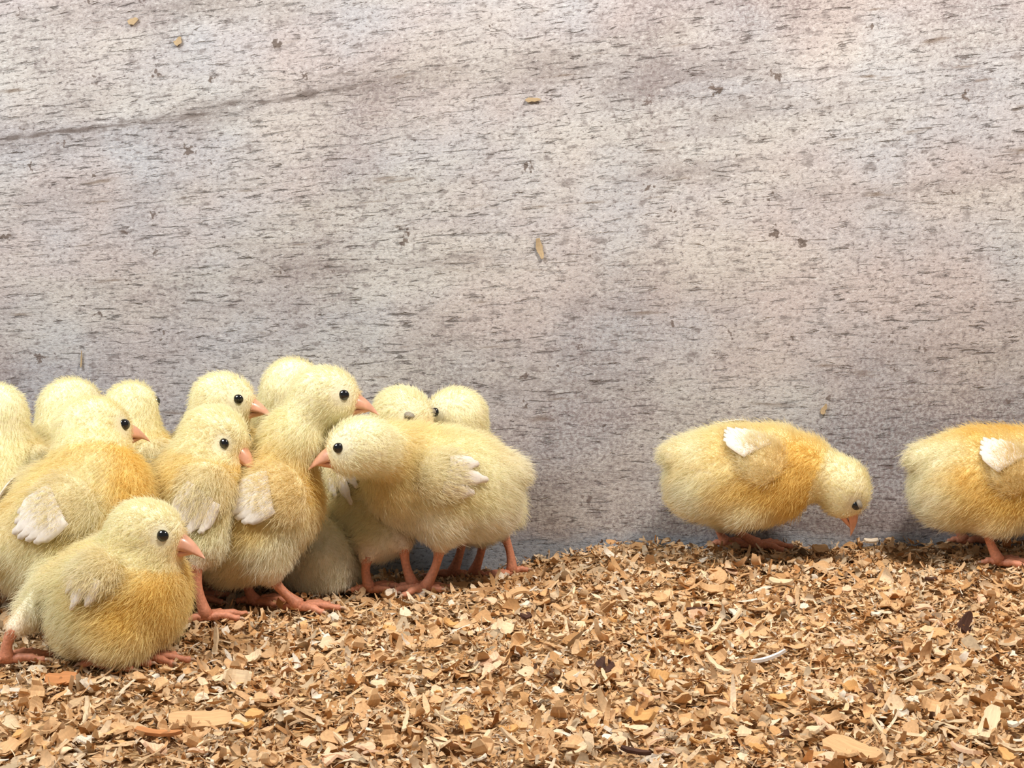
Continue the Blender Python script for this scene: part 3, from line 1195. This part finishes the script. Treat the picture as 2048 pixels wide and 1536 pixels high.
SINGLES = [
    # name, (u, v), length mm, width mm, bend, az, tilt x, tilt y, wood, point, label
    ('bark_chip', (1932, 1246), 12.5, 7.0, .5, 60, 55, -30, 'brown', .55, 'black-brown pointed bark chip standing up on the litter at the right'),
    ('bark_stick', (1394, 1219), 9.5, 2.3, .3, 4, 10, 0, 'brown', 0, 'short dark brown bark stick near the middle of the litter'),
    ('bark_chip', (1214, 1332), 9.5, 5.5, .9, -55, 40, 10, 'brown', .2, 'broken dark bark chunk in the open litter left of the white quill'),
    ('bark_stick', (1272, 1503), 11, 2.4, .4, -30, 5, 0, 'brown', .3, 'reddish dark twig at the bottom centre of the litter'),
    ('bark_chip', (1862, 1158), 6, 2.6, .3, -12, 8, 0, 'brown', .2, 'tiny dark bark speck on the litter below the gap between right chicks'),
    ('bark_chip', (1052, 1232), 5, 4, .5, 30, 20, 0, 'brown', .2, 'small dark bark bit on the litter below the stooping chick'),
    ('feather_quill', (1538, 1316), 16, 2.0, .5, 22, 0, -10, 'quill', .5, 'slim white fallen feather quill on the litter, centre right'),
    ('wood_flake', (1708, 1500), 22, 11, .4, -52, 12, 0, 'tan', .45, 'big flat tan wood flake at the bottom edge, right of centre'),
    ('wood_flake', (1978, 1448), 22, 6.0, .3, 62, 10, -12, 'cream', .1, 'long flat cream wood strip at the bottom right corner'),
    ('wood_flake', (1930, 1500), 11, 8, .6, 120, 18, 0, 'pink', .4, 'pinkish triangular wood flake beside the long cream strip'),
    ('curled_shaving', (1290, 1432), 15, 6.0, 1.8, -38, 30, -12, 'amber', .2, 'large translucent amber shaving curling up at the lower middle'),
    ('curled_shaving', (1215, 1425), 11, 2.0, 1.6, 70, 20, -60, 'tan', .4, 'thin tan shaving standing upright beside the large amber curl'),
    ('wood_flake', (400, 1440), 22, 12, .25, 15, 12, 4, 'tan', .25, 'big flat tan wood flake with visible grain at the lower left'),
    ('curled_shaving', (482, 1356), 14, 6.0, 2.6, -14, 60, 0, 'cream', .1, 'rolled cream shaving like a small tube, right of the crouching chick'),
    ('wood_chip', (512, 1428), 9, 5.0, .4, -40, 25, -10, 'amber', .6, 'pointed orange wood chip right of the big flat flake'),
    ('wood_chip', (318, 1466), 17, 3.6, .5, -10, 8, 0, 'rust', .6, 'long reddish spindle of wood below the big flat flake'),
    ('wood_chip', (782, 1188), 5.5, 5.0, .2, 25, 60, 0, 'white', .1, 'whitish square wood chip between the feet of the huddle'),
    ('wood_chip', (668, 1234), 5.0, 4.4, .3, 70, 35, 0, 'white', .2, 'whitish wood chip just in front of the tall chick\'s toes'),
    ('wood_chip', (122, 1358), 12, 6, .5, 10, 30, 0, 'rust', .1, 'brown-orange wood chip in front of the crouching chick'),
    ('wood_chip', (175, 1368), 6.5, 6.0, .4, 95, 50, 0, 'white', .5, 'whitish heart-shaped wood chip in front of the crouching chick'),
    ('wood_flake', (74, 1378), 9, 4.6, .5, 110, 20, -30, 'tan', .1, 'tan wood flake leaning up at the lower left corner'),
    ('curled_shaving', (1428, 1178), 17, 4.0, 2.3, 160, -50, 0, 'tan', .3, 'long crescent tan shaving in front of the pecking chick'),
    ('wood_flake', (1562, 1164), 12, 4.4, .9, -20, 20, 0, 'cream', .5, 'leaf-shaped cream flake right of the long crescent shaving'),
    ('curled_shaving', (2014, 1090), 8, 4.5, 4.0, 80, 0, 75, 'rust', .3, 'brown cupped shaving standing under the chick at the right edge'),
    ('curled_shaving', (1893, 1074), 14, 1.6, -3.0, 5, 0, 0, 'tan', .1, 'thin arched shaving bridging up beside the right chick\'s leg'),
    ('wood_flake', (1640, 1098), 9, 6, .9, 15, 35, 0, 'tan', .2, 'tan flake at the foot of the wall under the pecking chick'),
    ('wood_flake', (1742, 1082), 8, 3.4, .6, 5, 20, 0, 'white', .2, 'whitish flake by the wall under the pecking beak'),
    ('wood_flake', (1040, 1180), 13, 5, -1.6, 20, 10, 0, 'tan', .2, 'arched tan flake below the hind foot of the stooping chick'),
]
for nm, (u_, v_), L_, W_, th_, az_, tx_, ty_, wd_, pt_, lb_ in SINGLES:
    place(shaving_mesh(nm, L_ * .001, W_ * .001, th_, .15, WOODS[wd_], .0006, 9, pt_, .10), nm, u_, v_, az_, tx_, ty_, lb_,
          'feather' if nm == 'feather_quill' else 'wood chip' if 'chip' in nm or 'stick' in nm else 'wood shaving', None, .0050)

# bits stuck to the wall
for (u_, v_), L_, W_, an_, wd_, lb_ in [
        ((1648, 818), 6.0, 3.0, 70, 'straw', 'tan flake stuck to the wall above the pecking chick'),
        ((163, 718), 9.0, .9, 86, 'straw', 'thin straw sliver stuck upright to the wall above the left chicks'),
        ((1080, 497), 11.0, 3.4, -78, 'straw', 'pale tan smear of wood stuck near the centre of the wall'),
        ((266, 42), 5.5, 3.2, 25, 'straw', 'amber flake stuck to the wall near its top left corner'),
        ((356, 82), 5.0, 3.0, 60, 'straw', 'brown flake stuck high on the wall right of the amber flake'),
        ((1066, 200), 8.0, 2.2, 4, 'straw', 'amber flake stuck high on the middle of the wall')]:
    me = shaving_mesh('stuck_flake', L_ * .001, W_ * .001, .35, .1, WOODS[wd_], .0003, 5, .4, .25)
    o = bpy.data.objects.new('stuck_flake', me)
    o.location = at_y(u_, v_, -.0009)
    o.rotation_euler = Matrix(((math.cos(math.radians(an_)), -math.sin(math.radians(an_)), 0), (0, 0, -1), (math.sin(math.radians(an_)), math.cos(math.radians(an_)), 0))).to_euler()
    link(o)
    tag(o, lb_, 'wood flake')
